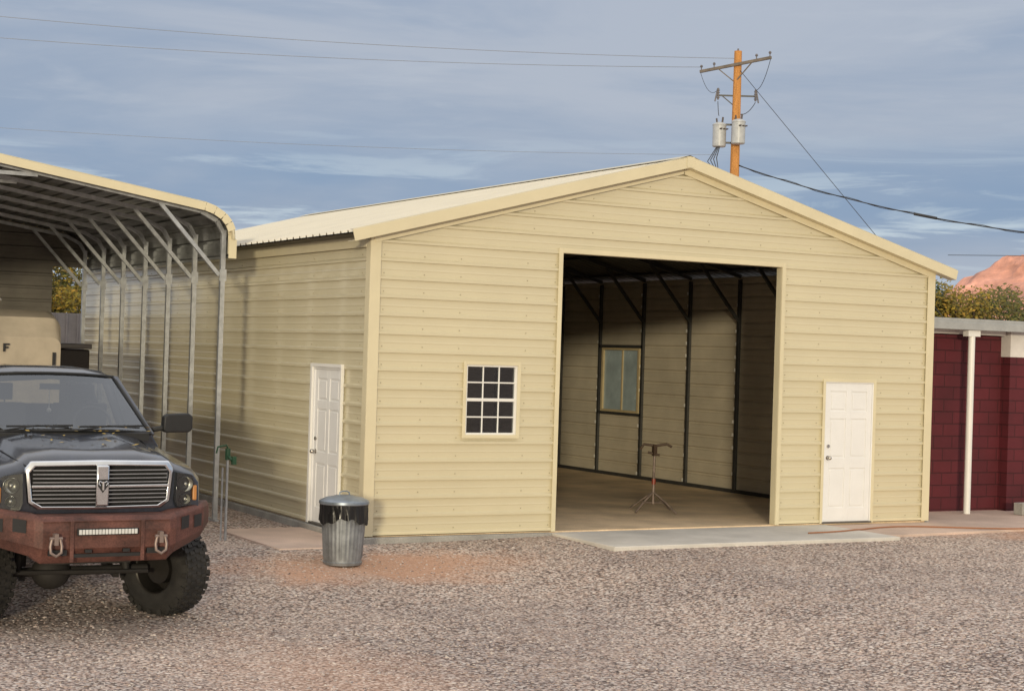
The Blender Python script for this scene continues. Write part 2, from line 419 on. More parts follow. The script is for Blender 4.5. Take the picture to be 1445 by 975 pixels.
l.new(col,p.inputs['Base Color']); p.inputs['Roughness'].default_value=.9; p.inputs['Specular IOR Level'].default_value=.25
h=n.new('ShaderNodeMath'); h.operation='SUBTRACT'; h.inputs[0].default_value=1; l.new(v1.outputs['Distance'],h.inputs[1])
bp=n.new('ShaderNodeBump'); bp.inputs['Distance'].default_value=.014; bp.inputs['Strength'].default_value=.7; l.new(h.outputs[0],bp.inputs['Height'])
bp2=n.new('ShaderNodeBump'); bp2.inputs['Distance'].default_value=.05; bp2.inputs['Strength'].default_value=.5; l.new(n1.outputs[0],bp2.inputs['Height']); l.new(bp.outputs[0],bp2.inputs['Normal'])
l.new(bp2.outputs[0],p.inputs['Normal'])
b.done('gravel_ground', mg, None, smooth=True, ang=180)

ico=bmesh.new(); bmesh.ops.create_icosphere(ico,subdivisions=1,radius=1); iv=[v.co.copy() for v in ico.verts]; ifc=[[v.index for v in f.verts] for f in ico.faces]; ico.free()
verts=[];faces=[]
cnt=0
while cnt<24000:
    t=random.random()
    d=9.5+ (13.5)*t**1.15; u=random.uniform(-.34,.34)
    xc=u*d
    x=-8.49+.8746*xc+.4848*d; y=-18.96-.4848*xc+.8746*d
    if y>-.15 and x>-.15: continue
    if 2.5<x<20 and y>-1.65: continue
    if -1.35<x<-.1 and -.45<y<1.95: continue
    cnt+=1
    s=random.uniform(.007,.014)*(1.5 if random.random()<.06 else 1)
    rot=Matrix.Rotation(random.uniform(0,6.28),3,'Z')@Matrix.Rotation(random.uniform(-.4,.4),3,'X')
    sc=Vector((random.uniform(.8,1.5),random.uniform(.7,1.1),random.uniform(.4,.7)))
    c=Vector((x,y,gz(x,y)+s*.15)); o=len(verts)
    for q in iv:
        k=random.uniform(.85,1.15)
        verts.append(c+rot@Vector((q.x*sc.x,q.y*sc.y,q.z*sc.z))*s*k)
    faces+= [[o+i for i in f] for f in ifc]
me=bpy.data.meshes.new('gravel'); me.from_pydata(verts,[],faces)
ms,n,l,p=nt_new('loose_stone'); g=n.new('ShaderNodeNewGeometry'); r=n.new('ShaderNodeValToRGB'); e=r.color_ramp.elements
st=[(0,(.15,.12,.11)),(.3,(.38,.29,.25)),(.55,(.48,.40,.36)),(.85,(.64,.57,.52)),(1,(.20,.17,.17))]
while len(e)<len(st): e.new(.5)
for i,(po,c) in enumerate(st): e[i].position=po; e[i].color=(*c,1)
l.new(g.outputs['Random Per Island'],r.inputs[0]); l.new(r.outputs[0],p.inputs['Base Color']); p.inputs['Roughness'].default_value=.9; p.inputs['Specular IOR Level'].default_value=.2
me.materials.append(ms); ob=bpy.data.objects.new('gravel',me); scene.collection.objects.link(ob)

b=B(); b.box((2.66,-1.62,-.40),(7.3,-.004,-.016)); b.done('concrete_apron', M_conc, None, bevel=.012)
b=B()
b.bm.faces.new([b.v(q) for q in [(7.304,-1.35,-.024),(10.6,-1.15,-.024),(16,-.35,-.024),(24,.4,-.024),(24,9,-.024),(9.36,9,-.024),(9.36,-.004,-.024),(7.304,-.004,-.024)]])
ex=bmesh.ops.extrude_face_region(b.bm,geom=list(b.bm.faces)); 
for v in ex['geom']:
    if isinstance(v,bmesh.types.BMVert): v.co.z-=.3
b.done('pavement', M_pink, None, bevel=.008)
b=B(); b.box((-1.25,-.35,-.4),(-.102,1.85,-.075)); b.done('doorstep_pad', M_pink, None, bevel=.01)

b=B()
pts=[]
for i in range(60):
    t=i/59; x=6.2+7.5*t; y=-1.0+.35*math.sin(t*7)-.12*math.sin(t*17)
    pts.append((x,y,(-.016 if x<7.3 else -.024)+.013))
b.tube(pts,.010,8); b.done('garden_hose', mk('orange_hose',(.34,.14,.06),.6), None, smooth=True, ang=80)

# ------------------------------------------------------------------ carport
cp=empty('carport',(-4.55,6.7,0))
CX0,CX1=-8.2,-.9
py=[3.02+1.22*i for i in range(7)]
ZR=4.72; xm=(CX0+CX1)/2
right=[(-.82,3.52),(-.82,3.78),(-.835,3.90),(-.88,4.00),(-.96,4.09),(-1.08,4.16),(-1.22,4.205)]
pr=right+[(-2.3,4.205+.515*(1.08/3.33)),(-3.4,4.205+.515*(2.18/3.33)),(xm,ZR)]
pl=[(2*xm-x,z) for x,z in pr[:-1]][::-1]
path=pr+pl
def path_sheet(b,path,y0,y1,off,ribs=True):
    P=[Vector((x,0,z)) for x,z in path]
    cum=[0]
    for i in range(len(P)-1): cum.append(cum[-1]+(P[i+1]-P[i]).length)
    ss=sorted(set([round(s,4) for s,o in prof(0.001,cum[-1]-.001)]+[round(c,4) for c in cum]))
    pf=prof(0,cum[-1])
    def off_at(s):
        for i in range(len(pf)-1):
            if pf[i][0]<=s<=pf[i+1][0]:
                t=(s-pf[i][0])/max(1e-9,pf[i+1][0]-pf[i][0]); return pf[i][1]*(1-t)+pf[i+1][1]*t
        return 0
    rows=[]
    for s in ss:
        for i in range(len(P)-1):
            if cum[i]-1e-6<=s<=cum[i+1]+1e-4: break
        d=(P[i+1]-P[i]).normalized(); t=s-cum[i]; nrm=Vector((-d.z,0,d.x))*-1
        if nrm.z<0 or abs(d.z)>.99: nrm = nrm if nrm.dot(P[i]-Vector((xm,0,3)))>0 else -nrm
        q=P[i]+d*t+nrm*((off_at(s) if ribs else 0)+off)
        rows.append([q+Vector((0,y0,0)),q+Vector((0,y1,0))])
    b.grid(rows)
YF,YB=2.87,10.55
b=B(); path_sheet(b,path,YF,YB,.012); b.done('roof_outer', M_side, cp)
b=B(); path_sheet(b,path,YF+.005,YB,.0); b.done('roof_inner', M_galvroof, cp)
b=B()
for yy0 in (YF-.012,YB+.01):
    for i in range(len(path)-1):
        (xa,za),(xb,zb)=path[i],path[i+1]
        b.beam((xa,yy0,za-.01),(xb,yy0,zb-.01),.016,.11,up=(0,0,1) if abs(xb-xa)>.01 else (1,0,0))
    for i in range(len(path)-1):
        (xa,za),(xb,zb)=path[i],path[i+1]
        b.beam((xa,yy0+.05,za+.052),(xb,yy0+.05,zb+.052),.10,.006)
b.done('edge_trim', M_trim, cp)
b=B()
for y in py:
    for s,xp in ((1,CX1),(-1,CX0)):
        b.beam((xp,y,-.3),(xp,y,3.9),.062,.062)
        b.beam((xp-s*.05,y+.0,3.28),(xp-s*.92,y,4.205+.515*(.92-.32)/3.33-.07),.05,.05,up=(0,1,0))
        b.beam((xp,y-.0,3.85),(xp-s*.10,y,4.02),.055); b.beam((xp-s*.10,y,4.02),(xp-s*.34,y,4.14),.055)
        b.beam((xp-s*.34,y,4.14),(xm,y,ZR-.06),.055)
        b.box((xp-.05,y-.036,3.2),(xp+.05,y-.032,3.36))
    b.beam((xm-1.1,y,ZR-.26),(xm+1.1,y,ZR-.26),.05); b.beam((xm,y,ZR-.26),(xm,y,ZR-.06),.05)
for xp in (CX0,CX1): b.beam((xp,py[0]-.1,-.10),(xp,py[-1]+.1,-.10),.06)
b.done('steel_frame', M_galv, cp)
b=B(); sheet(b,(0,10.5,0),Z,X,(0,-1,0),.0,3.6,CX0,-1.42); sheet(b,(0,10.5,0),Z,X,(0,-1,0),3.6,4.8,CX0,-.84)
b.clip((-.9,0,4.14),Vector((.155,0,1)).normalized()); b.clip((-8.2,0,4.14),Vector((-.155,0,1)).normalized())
b.done('end_wall', mk('shade_toned_panel',(.12,.11,.095),.6,0,.2,2), cp)  # panel colour darkened to stand in for shade under the carport roof
b=B(); sheet(b,(0,17,0),X,Z,(0,-1,0),-14,14,-.1,2.9); b.done('corrugated_fence', mk('weathered_zinc',(.33,.31,.32),.6,.2,.2,2), None)

# ------------------------------------------------------------------ truck
TX,TY,TZ=-4.40,-3.98,-.35
tr=empty('pickup_truck',(TX,TY,TZ)); TM=Matrix.Translation((TX,TY,TZ))
M_paint=mk('charcoal_paint',(.020,.026,.042),.30,.15,.5,2.2,.0,40,(1,1,1),.14,coat=1.,fine=.2)
M_chrome=mk('chrome',(.78,.80,.82),.14,1,.05,8,rvar=.05)
M_rust=mk('rusty_bumper_steel',(.112,.046,.036),.6,.1,.5,3.5,.001,60,rvar=.12,fine=.25)
M_black=mk('black_plastic',(.015,.015,.016),.5,0,.2,6)
M_glass=mk_glass('car_glass',trans=.55,add=.10)
M_lens=mk_glass('headlight_lens',trans=.55,rough=.12,add=.05)
def ring(pts,y):
    q=[(x,y,z) for x,z in pts]; q+= [(-x,y,z) for x,z in pts[1:-1][::-1]]; return q
def solid(b,name,mat,parent,cut=None,smooth=True,bevel=.015):
    ob=b.done(name,mat,parent,smooth=False)
    if cut:
        c=B(TM)
        for (a,bb,r) in cut: c.cyl(a,bb,r,40)
        co=c.done('cutter',mat)
        bpy.context.view_layer.update()
        m=ob.modifiers.new('bool','BOOLEAN'); m.object=co; m.operation='DIFFERENCE'; m.solver='EXACT'
        bpy.context.view_layer.update()
        dg=bpy.context.evaluated_depsgraph_get()
        me=bpy.data.meshes.new_from_object(ob.evaluated_get(dg))
        ob.modifiers.clear(); ob.data=me
        bpy.data.objects.remove(co)
    if smooth:
        ob.data.shade_smooth(); ob.data.set_sharp_from_angle(angle=R(38))
    if bevel:
        m=ob.modifiers.new('bev','BEVEL'); m.width=bevel; m.segments=3; m.limit_method='ANGLE'; m.angle_limit=R(38)
    return ob
WY,RYW,WR=1.0,4.55,.47
secs=[ring([(0,1.575),(.38,1.575),(.62,1.55),(.70,1.50),(.88,1.445),(.93,1.38),(.94,1.15),(.92,1.0),(0,1.0)],.05),
      ring([(0,1.625),(.38,1.63),(.62,1.60),(.73,1.54),(.89,1.50),(.955,1.42),(.97,1.18),(.96,1.0),(0,1.0)],.12),
      ring([(0,1.655),(.37,1.665),(.62,1.63),(.735,1.56),(.89,1.525),(.965,1.44),(.98,1.19),(.97,.99),(0,.99)],.24),
      ring([(0,1.68),(.36,1.695),(.62,1.655),(.74,1.575),(.89,1.55),(.97,1.46),(.99,1.2),(.98,.98),(0,.98)],.42),
      ring([(0,1.725),(.36,1.75),(.64,1.70),(.76,1.62),(.89,1.60),(.975,1.52),(1.0,1.2),(.99,.92),(0,.92)],.95),
      ring([(0,1.78),(.40,1.80),(.66,1.76),(.78,1.68),(.89,1.66),(.965,1.58),(.99,1.2),(.98,.88),(0,.88)],1.40)]
cuts=[((.45,WY,.50),(1.3,WY,.50),.585),((-.45,WY,.50),(-1.3,WY,.50),.585)]
b=B(TM); b.loft(secs); solid(b,'hood_and_fenders',M_paint,tr,cuts)
b=B(TM)
low=[(0,1.76),(.88,1.76),(.955,1.64),(.99,1.25),(.97,.85),(0,.85)]
b.loft([ring(low,1.405),ring(low,3.55)]); solid(b,'cab_body',M_paint,tr)
b=B(TM)
def bedring(y): 
    return ring([(0,1.15),(.88,1.15),(.90,1.72),(.98,1.70),(1.0,1.2),(.98,.88),(0,.88)],y)
b.loft([bedring(3.62),bedring(5.75)])
solid(b,'bed',M_paint,tr,[((.5,RYW,.50),(1.3,RYW,.50),.56),((-.5,RYW,.50),(-1.3,RYW,.50),.56)],bevel=.008)
b=B(TM); b.box((-.9,3.60,1.15),(.9,3.66,1.715)); b.box((-.9,5.70,1.15),(.9,5.76,1.715)); b.done('bed_ends',M_paint,tr,bevel=.01)
b=B(TM)
for s in (1,-1):
    b.tube([(s*.66,.06,1.548),(s*.70,.25,1.582),(s*.71,.42,1.598),(s*.73,.95,1.645),(s*.74,1.38,1.705)],.006,6)
    b.box((s*.955,2.50,.95),(s*.998,2.512,1.62))
b.done('panel_gaps',M_black,tr)
def rf(y,e=0.,dz=0):
    hp=[(0,2.405),(.35,2.40),(.55,2.375),(.64,2.335),(.685,2.28),(.64,2.285),(0,2.33)]
    q=[(x,y+e*(x/.66)**2,z+dz) for x,z in hp]; q+= [(-x,yy_,z) for x,yy_,z in q[1:-1][::-1]]
    return q
b=B(TM); b.loft([rf(1.98,.13,-.055),rf(2.10,.12,-.01),rf(2.5,.04),rf(3.1),rf(3.45,0,-.02)]); b.done('cab_roof',M_paint,tr,smooth=True,ang=50)
b=B(TM)
for s in (1,-1):
    b.beam((s*.885,1.42,1.74),(s*.685,2.13,2.30),.06,.05)
    b.beam((s*.90,2.52,1.74),(s*.69,2.50,2.29),.09,.03,up=(0,1,0))
    b.beam((s*.89,3.50,1.74),(s*.68,3.40,2.29),.16,.04,up=(0,1,0))
b.box((-.86,3.46,1.74),(.86,3.52,1.80)); 
b.done('pillars',M_paint,tr,bevel=.01)
b=B(TM)
g=[]
for i in range(9):
    t=i/8; row=[]
    for j in range(13):
        s_=-1+2*j/12
        row.append((s_*(.87*(1-t)+.67*t),(1.27*(1-t)+1.985*t)+.14*s_*s_,(1.795*(1-t)+2.335*t)-.03*s_*s_-.0))
    g.append(row)
b.grid(g); b.done('windshield',M_glass,tr,smooth=True,ang=90)
b=B(TM)
for s in (1,-1):
    b.face([(s*.895,1.52,1.76),(s*.895,2.47,1.76),(s*.695,2.45,2.29),(s*.70,2.16,2.29)])
    b.face([(s*.895,2.57,1.76),(s*.89,3.42,1.76),(s*.69,3.33,2.29),(s*.695,2.55,2.29)])
b.face([(-.8,3.50,1.80),(.8,3.50,1.80),(.62,3.42,2.29),(-.62,3.42,2.29)])
b.done('side_glass',mk_glass('tinted_glass',trans=.5),tr)
b=B(TM)
for s in (1,-1): b.tube([(s*g[0][12][0],g[0][12][1],g[0][12][2])]+[(s*g[i][12][0],g[i][12][1]-.004,g[i][12][2]+.004) for i in range(1,9)],.016,6)
b.tube([(q[0],q[1]-.005,q[2]+.004) for q in g[8]],.014,6)
b.tube([(q[0],q[1]-.01,q[2]-.0) for q in g[0]],.022,6)
b.box((-.80,1.22,1.70),(.80,1.42,1.775))
for x0 in (-.60,.10):
    b.tube([(x0,1.23,1.80),(x0+.30,1.25,1.845),(x0+.62,1.29,1.825)],.009,6)
    b.tube([(x0+.02,1.27,1.835),(x0+.66,1.30,1.845)],.010,6)
b.done('cowl_and_wipers',M_black,tr)
b=B(TM)
b.box((-.84,1.5,1.45),(.84,1.85,1.80))
for x in (-.42,.42):
    b.box((x-.26,2.35,1.2),(x+.26,2.52,2.02)); b.box((x-.13,2.37,2.05),(x+.13,2.48,2.22)); b.cyl((x-.06,2.42,2.0),(x-.06,2.42,2.07),.01,6); b.cyl((x+.06,2.42,2.0),(x+.06,2.42,2.07),.01,6)
b.box((-.75,3.2,1.2),(.75,3.35,1.98))
tor=[]
for i in range(25):
    a_=2*math.pi*i/24; tor.append((.42+.19*math.cos(a_),1.93+.06*math.sin(a_),1.83+.17*math.sin(a_)))
b.tube(tor,.016,6,caps=False)
b.box((-.10,2.02,2.17),(.10,2.04,2.23))
b.done('interior',mk('grey_upholstery',(.13,.13,.135),.8),tr,bevel=.02)
b=B(TM); b.tube([(.0,2.03,2.17),(.0,2.03,1.98)],.004,5); b.sphere((.0,2.03,1.96),.025); b.done('mirror_charm',M_vinyl,tr)
b=B(TM)
for s in (1,-1):
    b.beam((s*.93,1.58,1.79),(s*1.08,1.56,1.82),.06,.05)
    b.loft([[(s*x,y,z) for x,z in ((1.03,1.79),(1.06,1.765),(1.30,1.77),(1.34,1.80),(1.34,1.93),(1.30,1.965),(1.08,1.955),(1.04,1.93))] for y in (1.50,1.60)])
b.done('mirrors',M_black,tr,smooth=True,bevel=.015)
# grille
b=B(TM)
GW,GT,GB=.68,1.59,1.16
outer=[(-GW+.05,GT),(0,GT+.012),(GW-.05,GT),(GW,GT-.07),(GW-.03,GB+.06),(GW-.12,GB),(0,GB-.004),(-GW+.12,GB),(-GW+.03,GB+.06),(-GW,GT-.07)]
inner=[(x*.935,(z-1.37)*.82+1.362) for x,z in outer]
N=len(outer)
def cy(x): return .06*(x/GW)**2
f=[[b.v((x,-.045+cy(x),z)) for x,z in outer],[b.v((x,-.055+cy(x),z)) for x,z in inner],[b.v((x,.03+cy(x),z)) for x,z in inner],[b.v((x,.06,z)) for x,z in outer]]
for r_ in range(4):
    for k in range(N):
        b.bm.faces.new([f[r_][k],f[r_][(k+1)%N],f[(r_+1)%4][(k+1)%N],f[(r_+1)%4][k]])
b.box((-.058,-.072,GB+.03),(.058,-.02,GT-.035))
b.done('grille_surround',M_chrome,tr,smooth=True,bevel=.012)
b=B(TM)
for s in (1,-1):
    b.beam((s*.06,-.050,1.366),(s*.62,-.008,1.366),.03,.026)
b.done('grille_crossbar',M_chrome,tr,bevel=.006)
b=B(TM)
for s in (1,-1):
    for z in [1.222,1.258,1.294,1.330,1.402,1.438,1.474,1.510]:
        b.beam((s*.06,-.036,z),(s*(.61 if z>1.24 else .575),-.002,z),.020,.009)
b.done('grille_bars',mk('grille_silver',(.42,.43,.45),.3,.9),tr)
b=B(TM); b.box((-.62,.036,1.19),(.62,.04,1.55)); b.done('grille_backing',mk('grille_void',(.006,.006,.006),.8),tr)
b=B(TM); b.loft([[(x,y,z) for x,z in ((-.05,1.43),(.05,1.43),(.045,1.37),(0,1.31),(-.045,1.37))] for y in (-.074,-.080)]); b.done('emblem',M_black,tr)
b=B(TM)
for s in (1,-1): b.tube([(s*.008,-.084,1.40),(s*.032,-.085,1.415),(s*.040,-.085,1.39),(s*.026,-.085,1.375)],.006,6)
b.tube([(0,-.085,1.41),(0,-.087,1.335)],.010,6); b.done('emblem_horns',M_chrome,tr)
RX=Matrix.Rotation(R(90),3,'X')@Matrix.Diagonal((1,1,-1))
M_bowl=mk('lamp_bowl',(.10,.095,.08),.3,.5)
M_refl=mk('lamp_reflector',(.42,.42,.38),.3,.8)
for s in (1,-1):
    o=[(.705,1.485),(.86,1.46),(.925,1.39),(.935,1.22),(.90,1.16),(.72,1.16),(.695,1.22)]
    b=B(TM)
    b.loft([[(s*x,.030+.07*max(0,x-.8)/.13,z) for x,z in o],[(s*x,.09,z) for x,z in o]]); b.done('headlight_housing',M_bowl,tr)
    b=B(TM)
    for zc_,rad in ((1.375,.068),(1.235,.045)):
        b.lathe([(.003,.022),(rad*.5,.016),(rad*.9,.0),(rad,-.014),(rad*1.04,.01)],(s*.795,.012,zc_),24,RX); b.sphere((s*.795,.018,zc_),.018)
    b.done('headlight_reflector',M_refl,tr,smooth=True)
    b=B(TM); b.box((s*.875,.03,1.22),(s*.915,.07,1.36)); b.done('turn_signal',mk('amber',(.45,.20,.06),.3),tr,bevel=.01)
    b=B(TM); b.loft([[(s*x*1.0,-.022+.09*max(0,x-.78)/.13,z) for x,z in o],[(s*x,.08,z) for x,z in o]]); b.done('headlight_lens',M_lens,tr,smooth=True,bevel=.012)
# bumper
def bsec(x,yf,zt,zm1,zm2,zb,yb):
    return [(x,yb,zt),(x,yf+.05,zt+.0),(x,yf,zt-.04),(x,yf-.01,zm1),(x,yf+.0,zm2),(x,yf+.09,zb),(x,yb,zb)]
hs=[bsec(-1.11,.26,1.19,1.07,.99,.93,.38),bsec(-1.0,.08,1.19,1.04,.94,.86,.28),bsec(-.64,-.24,1.14,1.0,.86,.76,.06),bsec(-.57,-.27,1.12,1.0,.84,.70,.04)]
hs+=[[(-x,y,z) for x,y,z in q] for q in hs[::-1]]
b=B(TM); b.loft(hs); b.done('bumper',M_rust,tr,bevel=.012)
b=B(TM)
for s in (1,-1):
    for (xa,xb_) in ((.70,.80),(.87,.97)):
        def yo(x): return -.24+(x-.64)*(.32/.36)-.016
        b.face([(s*xa,yo(xa)-.0,1.09),(s*xb_,yo(xb_),1.10),(s*xb_,yo(xb_),.985),(s*xa,yo(xa),.975)])
    b.box((s*.36,-.2835,.78),(s*.52,-.25,.83))
b.box((-.30,-.284,.76),(.30,-.24,.79))
for x in (-.17,.17): b.box((x-.03,-.290,.80),(x+.03,-.26,.83))
b.done('bumper_pockets',M_black,tr)
b=B(TM)
for s in (1,-1):
    b.box((s*.30,-.292,.72),(s*.335,-.272,1.08))
b.box((-.57,-.288,1.075),(.57,-.272,1.085))
b.done('bumper_ribs',M_rust,tr,bevel=.003)
b=B(TM); b.box((-.275,-.305,.955),(.275,-.275,1.015)); b.done('light_bar_housing',M_black,tr,bevel=.006)
b=B(TM)
for i in range(18):
    x=-.262+i*.0293; b.box((x,-.311,.963),(x+.025,-.3055,1.007))
b.done('light_bar_lenses',mk('led_lens',(.62,.63,.62),.25),tr,bevel=.003)
b=B(TM)
for s in (1,-1):
    c=s*.47
    b.box((c-.018,-.36,.88),(c+.018,-.26,.98))
    pts=[(c-.036,-.34,.935),(c-.05,-.345,.87),(c-.045,-.35,.815),(c,-.355,.785),(c+.045,-.35,.815),(c+.05,-.345,.87),(c+.036,-.34,.935)]
    b.tube(pts,.014,8); b.cyl((c-.055,-.34,.938),(c+.055,-.34,.938),.015,8)
b.done('shackles',mk('shackle_steel',(.26,.20,.18),.5,.5),tr,smooth=True)
b=B(TM)
b.cyl((-.75,WY,.47),(.75,WY,.47),.045,12); b.sphere((-.18,WY,.47),.17,sc=(1.1,.9,1)); b.cyl((-.7,WY-.22,.50),(.7,WY-.20,.47),.022,8)
b.cyl((-.72,RYW,.47),(.72,RYW,.47),.06,12); b.sphere((0,RYW,.47),.19)
for s in (1,-1):
    b.beam((s*.42,.1,.82),(s*.42,5.6,.80),.08,.16); b.cyl((s*.52,WY-.1,.45),(s*.48,WY+.02,1.05),.035,10)
    b.cyl((s*.46,WY+.1,.52),(s*.46,WY+.1,.95),.07,12); b.beam((s*.45,WY,.42),(s*.40,WY+1.1,.66),.06,.06)
b.box((-.40,.35,.62),(.40,1.3,.95)); b.cyl((-.3,1.3,.72),(-.3,5.3,.72),.05,10); b.box((-.42,1.9,.60),(.42,2.8,.86)); b.box((-.38,-.02,.80),(.38,.3,1.0))
b.done('chassis',mk('greasy_steel',(.03,.027,.025),.7,.2),tr,smooth=True)
b=B(TM); b.box((-.93,.75,.93),(.93,1.35,1.02)); b.box((-.90,.55,1.0),(-.44,1.5,1.45)); b.box((.44,.55,1.0),(.90,1.5,1.45)); b.done('inner_fenders',M_black,tr)
M_rim=mk('dark_rim',(.05,.045,.04),.45,.6)
def wheel(x,y,steer):
    W0=TM@Matrix.Translation((x,y,WR))@Matrix.Rotation(R(steer),4,'Z')
    o=1 if x>0 else -1
    Rm=Matrix.Rotation(R(90),3,'Y')
    b=B(W0); w=.155
    pf=[(.245,-w+.01),(.27,-w-.002),(.36,-w-.012),(.42,-w+.008),(.452,-w+.03),(.456,-.06),(.458,0),(.456,.06),(.452,w-.03),(.42,w-.008),(.36,w+.012),(.27,w+.002),(.245,w-.01),(.245,-w+.01)]
    b.lathe(pf,(0,0,0),56,Rm)
    b.done('tyre',M_blackrub,tr,smooth=True,ang=50)
    b=B(W0)
    nb=40
    for k in range(nb):
        for j,(x0,x1,ph) in enumerate(((-.150,-.100,0),(-.092,-.035,.5),(-.027,.027,.15),(.035,.092,.6),(.100,.150,.1))):
            a_=2*math.pi*(k+ph)/nb
            b.M=W0@Matrix.Rotation(a_,4,'X'); tw=.021 if abs(x0+x1)<.2 else .024
            b.box((x0,-tw+(.012 if j%2 else 0),.448),(x1,tw-(.0 if j%2 else .008),.470 if abs((x0+x1)/2)<.1 else .464))
        if k%2==0:
            for sx in (1,-1):
                b.M=W0@Matrix.Rotation(2*math.pi*(k+.4)/nb,4,'X')
                b.box((sx*.148,-.028,.40),(sx*.166,.020,.455))
    b.done('tread',M_blackrub,tr)
    b=B(W0)
    b.lathe([(.247,-.15),(.235,-.14),(.225,-.05),(.225,.10),(.247,.15)],(0,0,0),40,Rm)
    b.lathe([(.001,o*.06),(.06,o*.065),(.10,o*.05),(.12,o*.035),(.226,o*.05)],(0,0,0),40,Rm)
    for k in range(8):
        b.M=W0@Matrix.Rotation(2*math.pi*k/8,4,'X'); b.box((o*.05,-.025,.08),(o*.085,.025,.228))
    b.M=W0; b.cyl((o*.04,0,0),(o*.10,0,0),.06,20); b.cyl((-o*.09,0,0),(-o*.02,0,0),.15,24)
    b.done('rim',M_rim,tr,smooth=True)
for x in (.93,-.93):
    wheel(x,WY,28); wheel(x,RYW,0)
b=B(TM)
for i in range(64):
    if i<44: x,y=random.uniform(-.75,.8),random.uniform(1.10,1.38); z=1.79+.03*(y>1.2)
    else:
        x,y=random.uniform(-.5,.5),random.uniform(.4,1.1); z=1.70+.075*(y-.4)/.6
    z+=.012; s_=random.uniform(.018,.038); a_=random.uniform(0,6.3)
    c=Vector((x,y,z)); ux=Vector((math.cos(a_),math.sin(a_),random.uniform(-.2,.3))); uy=Vector((-math.sin(a_),math.cos(a_),random.uniform(-.2,.3)))
    b.face([c-ux*s_,c-uy*s_*.55,c+ux*s_,c+uy*s_*.55])
b.done('fallen_leaves',mk('yellow_leaf',(.50,.33,.06),.7),tr)

# ------------------------------------------------------------------ trailers behind truck
ct=empty('camper_trailer',(-4.0,6.2,-.1))
b=B()
def rr(x0,x1,z0,z1,r,y,n=5):
    q=[]
    for cx,cz,a0 in ((x1-r,z1-r,0),(x0+r,z1-r,90),(x0+r,z0+.05,180),(x1-r,z0+.05,270)):
        rad=r if a0 in (0,90) else .05
        if a0==180: cx=x0+.05
        if a0==270: cx=x1-.05
        for i in range(n+1):
            a_=R(a0+90*i/n); q.append((cx+rad*math.cos(a_),y,cz+rad*math.sin(a_)))
    return q
b.loft([rr(-5.0,-2.86,.75,2.35,.12,3.9),rr(-5.05,-2.82,.6,2.62,.15,4.1),rr(-5.05,-2.80,.55,2.72,.15,4.5),rr(-5.05,-2.80,.55,2.74,.15,8.9)])
b.done('shell',mk('cream_gelcoat',(.42,.36,.27),.4,0,.2,2),ct,smooth=True)
b=B(); b.cyl((-3.62,4.9,2.72),(-3.62,4.9,2.82),.05,10); b.sphere((-3.62,4.9,2.86),.17,sc=(1,1,.28)); b.done('roof_vent',M_vinyl,ct,smooth=True)
b=B(); b.box((-2.97,3.868,1.9),(-2.93,3.9,2.15)); b.box((-4.9,3.892,1.95),(-3.3,3.899,1.975)); b.done('markings',M_black,ct)
b=B(); x=-3.63; zz=2.20
b.box((x,3.865,zz-.055),(x+.022,3.995,zz+.055)); b.box((x+.022,3.866,zz+.033),(x+.08,3.995,zz+.055)); b.box((x+.022,3.867,zz-.01),(x+.065,3.995,zz+.012))
b.done('lettering',M_black,ct)
b=B()
for x in (-4.95,-2.92): b.cyl((x,6.6,.25),(x+.2*(1 if x<-4 else -1),6.6,.25),.33,24)
b.beam((-3.9,3.9,.5),(-3.9,2.7,.35),.08); b.beam((-3.9,2.7,.35),(-3.9,2.7,-.1),.05)
b.done('running_gear',M_blackrub,ct)
ut=empty('utility_trailer',(-2.1,8.5,0))
b=B(); b.box((-2.6,7.6,.6),(-1.48,9.6,2.18)); b.done('body',mk('dark_brown_panel',(.035,.028,.028),.5,0,.2,4),ut,bevel=.03)
b=B(); b.box((-2.62,7.56,2.19),(-1.46,9.64,2.27)); b.box((-2.62,7.57,1.75),(-1.46,7.597,1.79)); b.done('lid',mk('lid_grey',(.14,.13,.13),.4,.4),ut,bevel=.02)
b=B()
for x in (-2.7,-1.4): b.cyl((x-.08,8.6,.25),(x+.08,8.6,.25),.34,24)
b.beam((-2.04,7.6,.6),(-2.04,6.6,.4),.08)
b.done('wheels',M_blackrub,ut)

# ------------------------------------------------------------------ trash can
cx,cyy=-.83,-1.27; cz=gz(cx,cyy)
tc_=empty('trash_can',(cx,cyy,cz))
CM=Matrix.Translation((cx,cyy,cz))@Matrix.Diagonal((1.06,1.06,1.0,1))
b=B(CM)
n_=144; rows=[]
def cr_(k,r0,fl):
    f_=max(-.3,math.cos(30*2*math.pi*k/n_)); return r0+fl*.005*f_
for z,r0,fl in ((0.0,.205,0),(.03,.215,0),(.035,.205,0),(.06,.207,0),(.085,.210,1),(.30,.222,1),(.50,.235,1),(.53,.238,0),(.56,.242,0),(.575,.25,0),(.60,.243,0),(.72,.252,0)):
    rows.append([(cr_(k,r0,fl)*math.cos(2*math.pi*k/n_),cr_(k,r0,fl)*math.sin(2*math.pi*k/n_),z) for k in range(n_+1)])
b.grid(rows); bmesh.ops.remove_doubles(b.bm,verts=b.bm.verts,dist=.0004)
b.done('body',mk('galvanised_can',(.25,.27,.29),.5,.5,.3,8,.001,20),tc_,smooth=True,ang=60)
b=B(CM); rows=[]
for i,z in enumerate((.0,.25,.5,.75,1.)):
    row=[]
    for k in range(n_+1):
        a_=2*math.pi*k/n_; zb=.50+.035*math.sin(a_*3+1)+.015*math.sin(a_*11)
        r0=.262+.008*math.sin(a_*17)*(1-z)+.004*math.sin(a_*31+z*5)
        row.append((r0*math.cos(a_),r0*math.sin(a_),zb+(.715-zb)*z))
    rows.append(row)
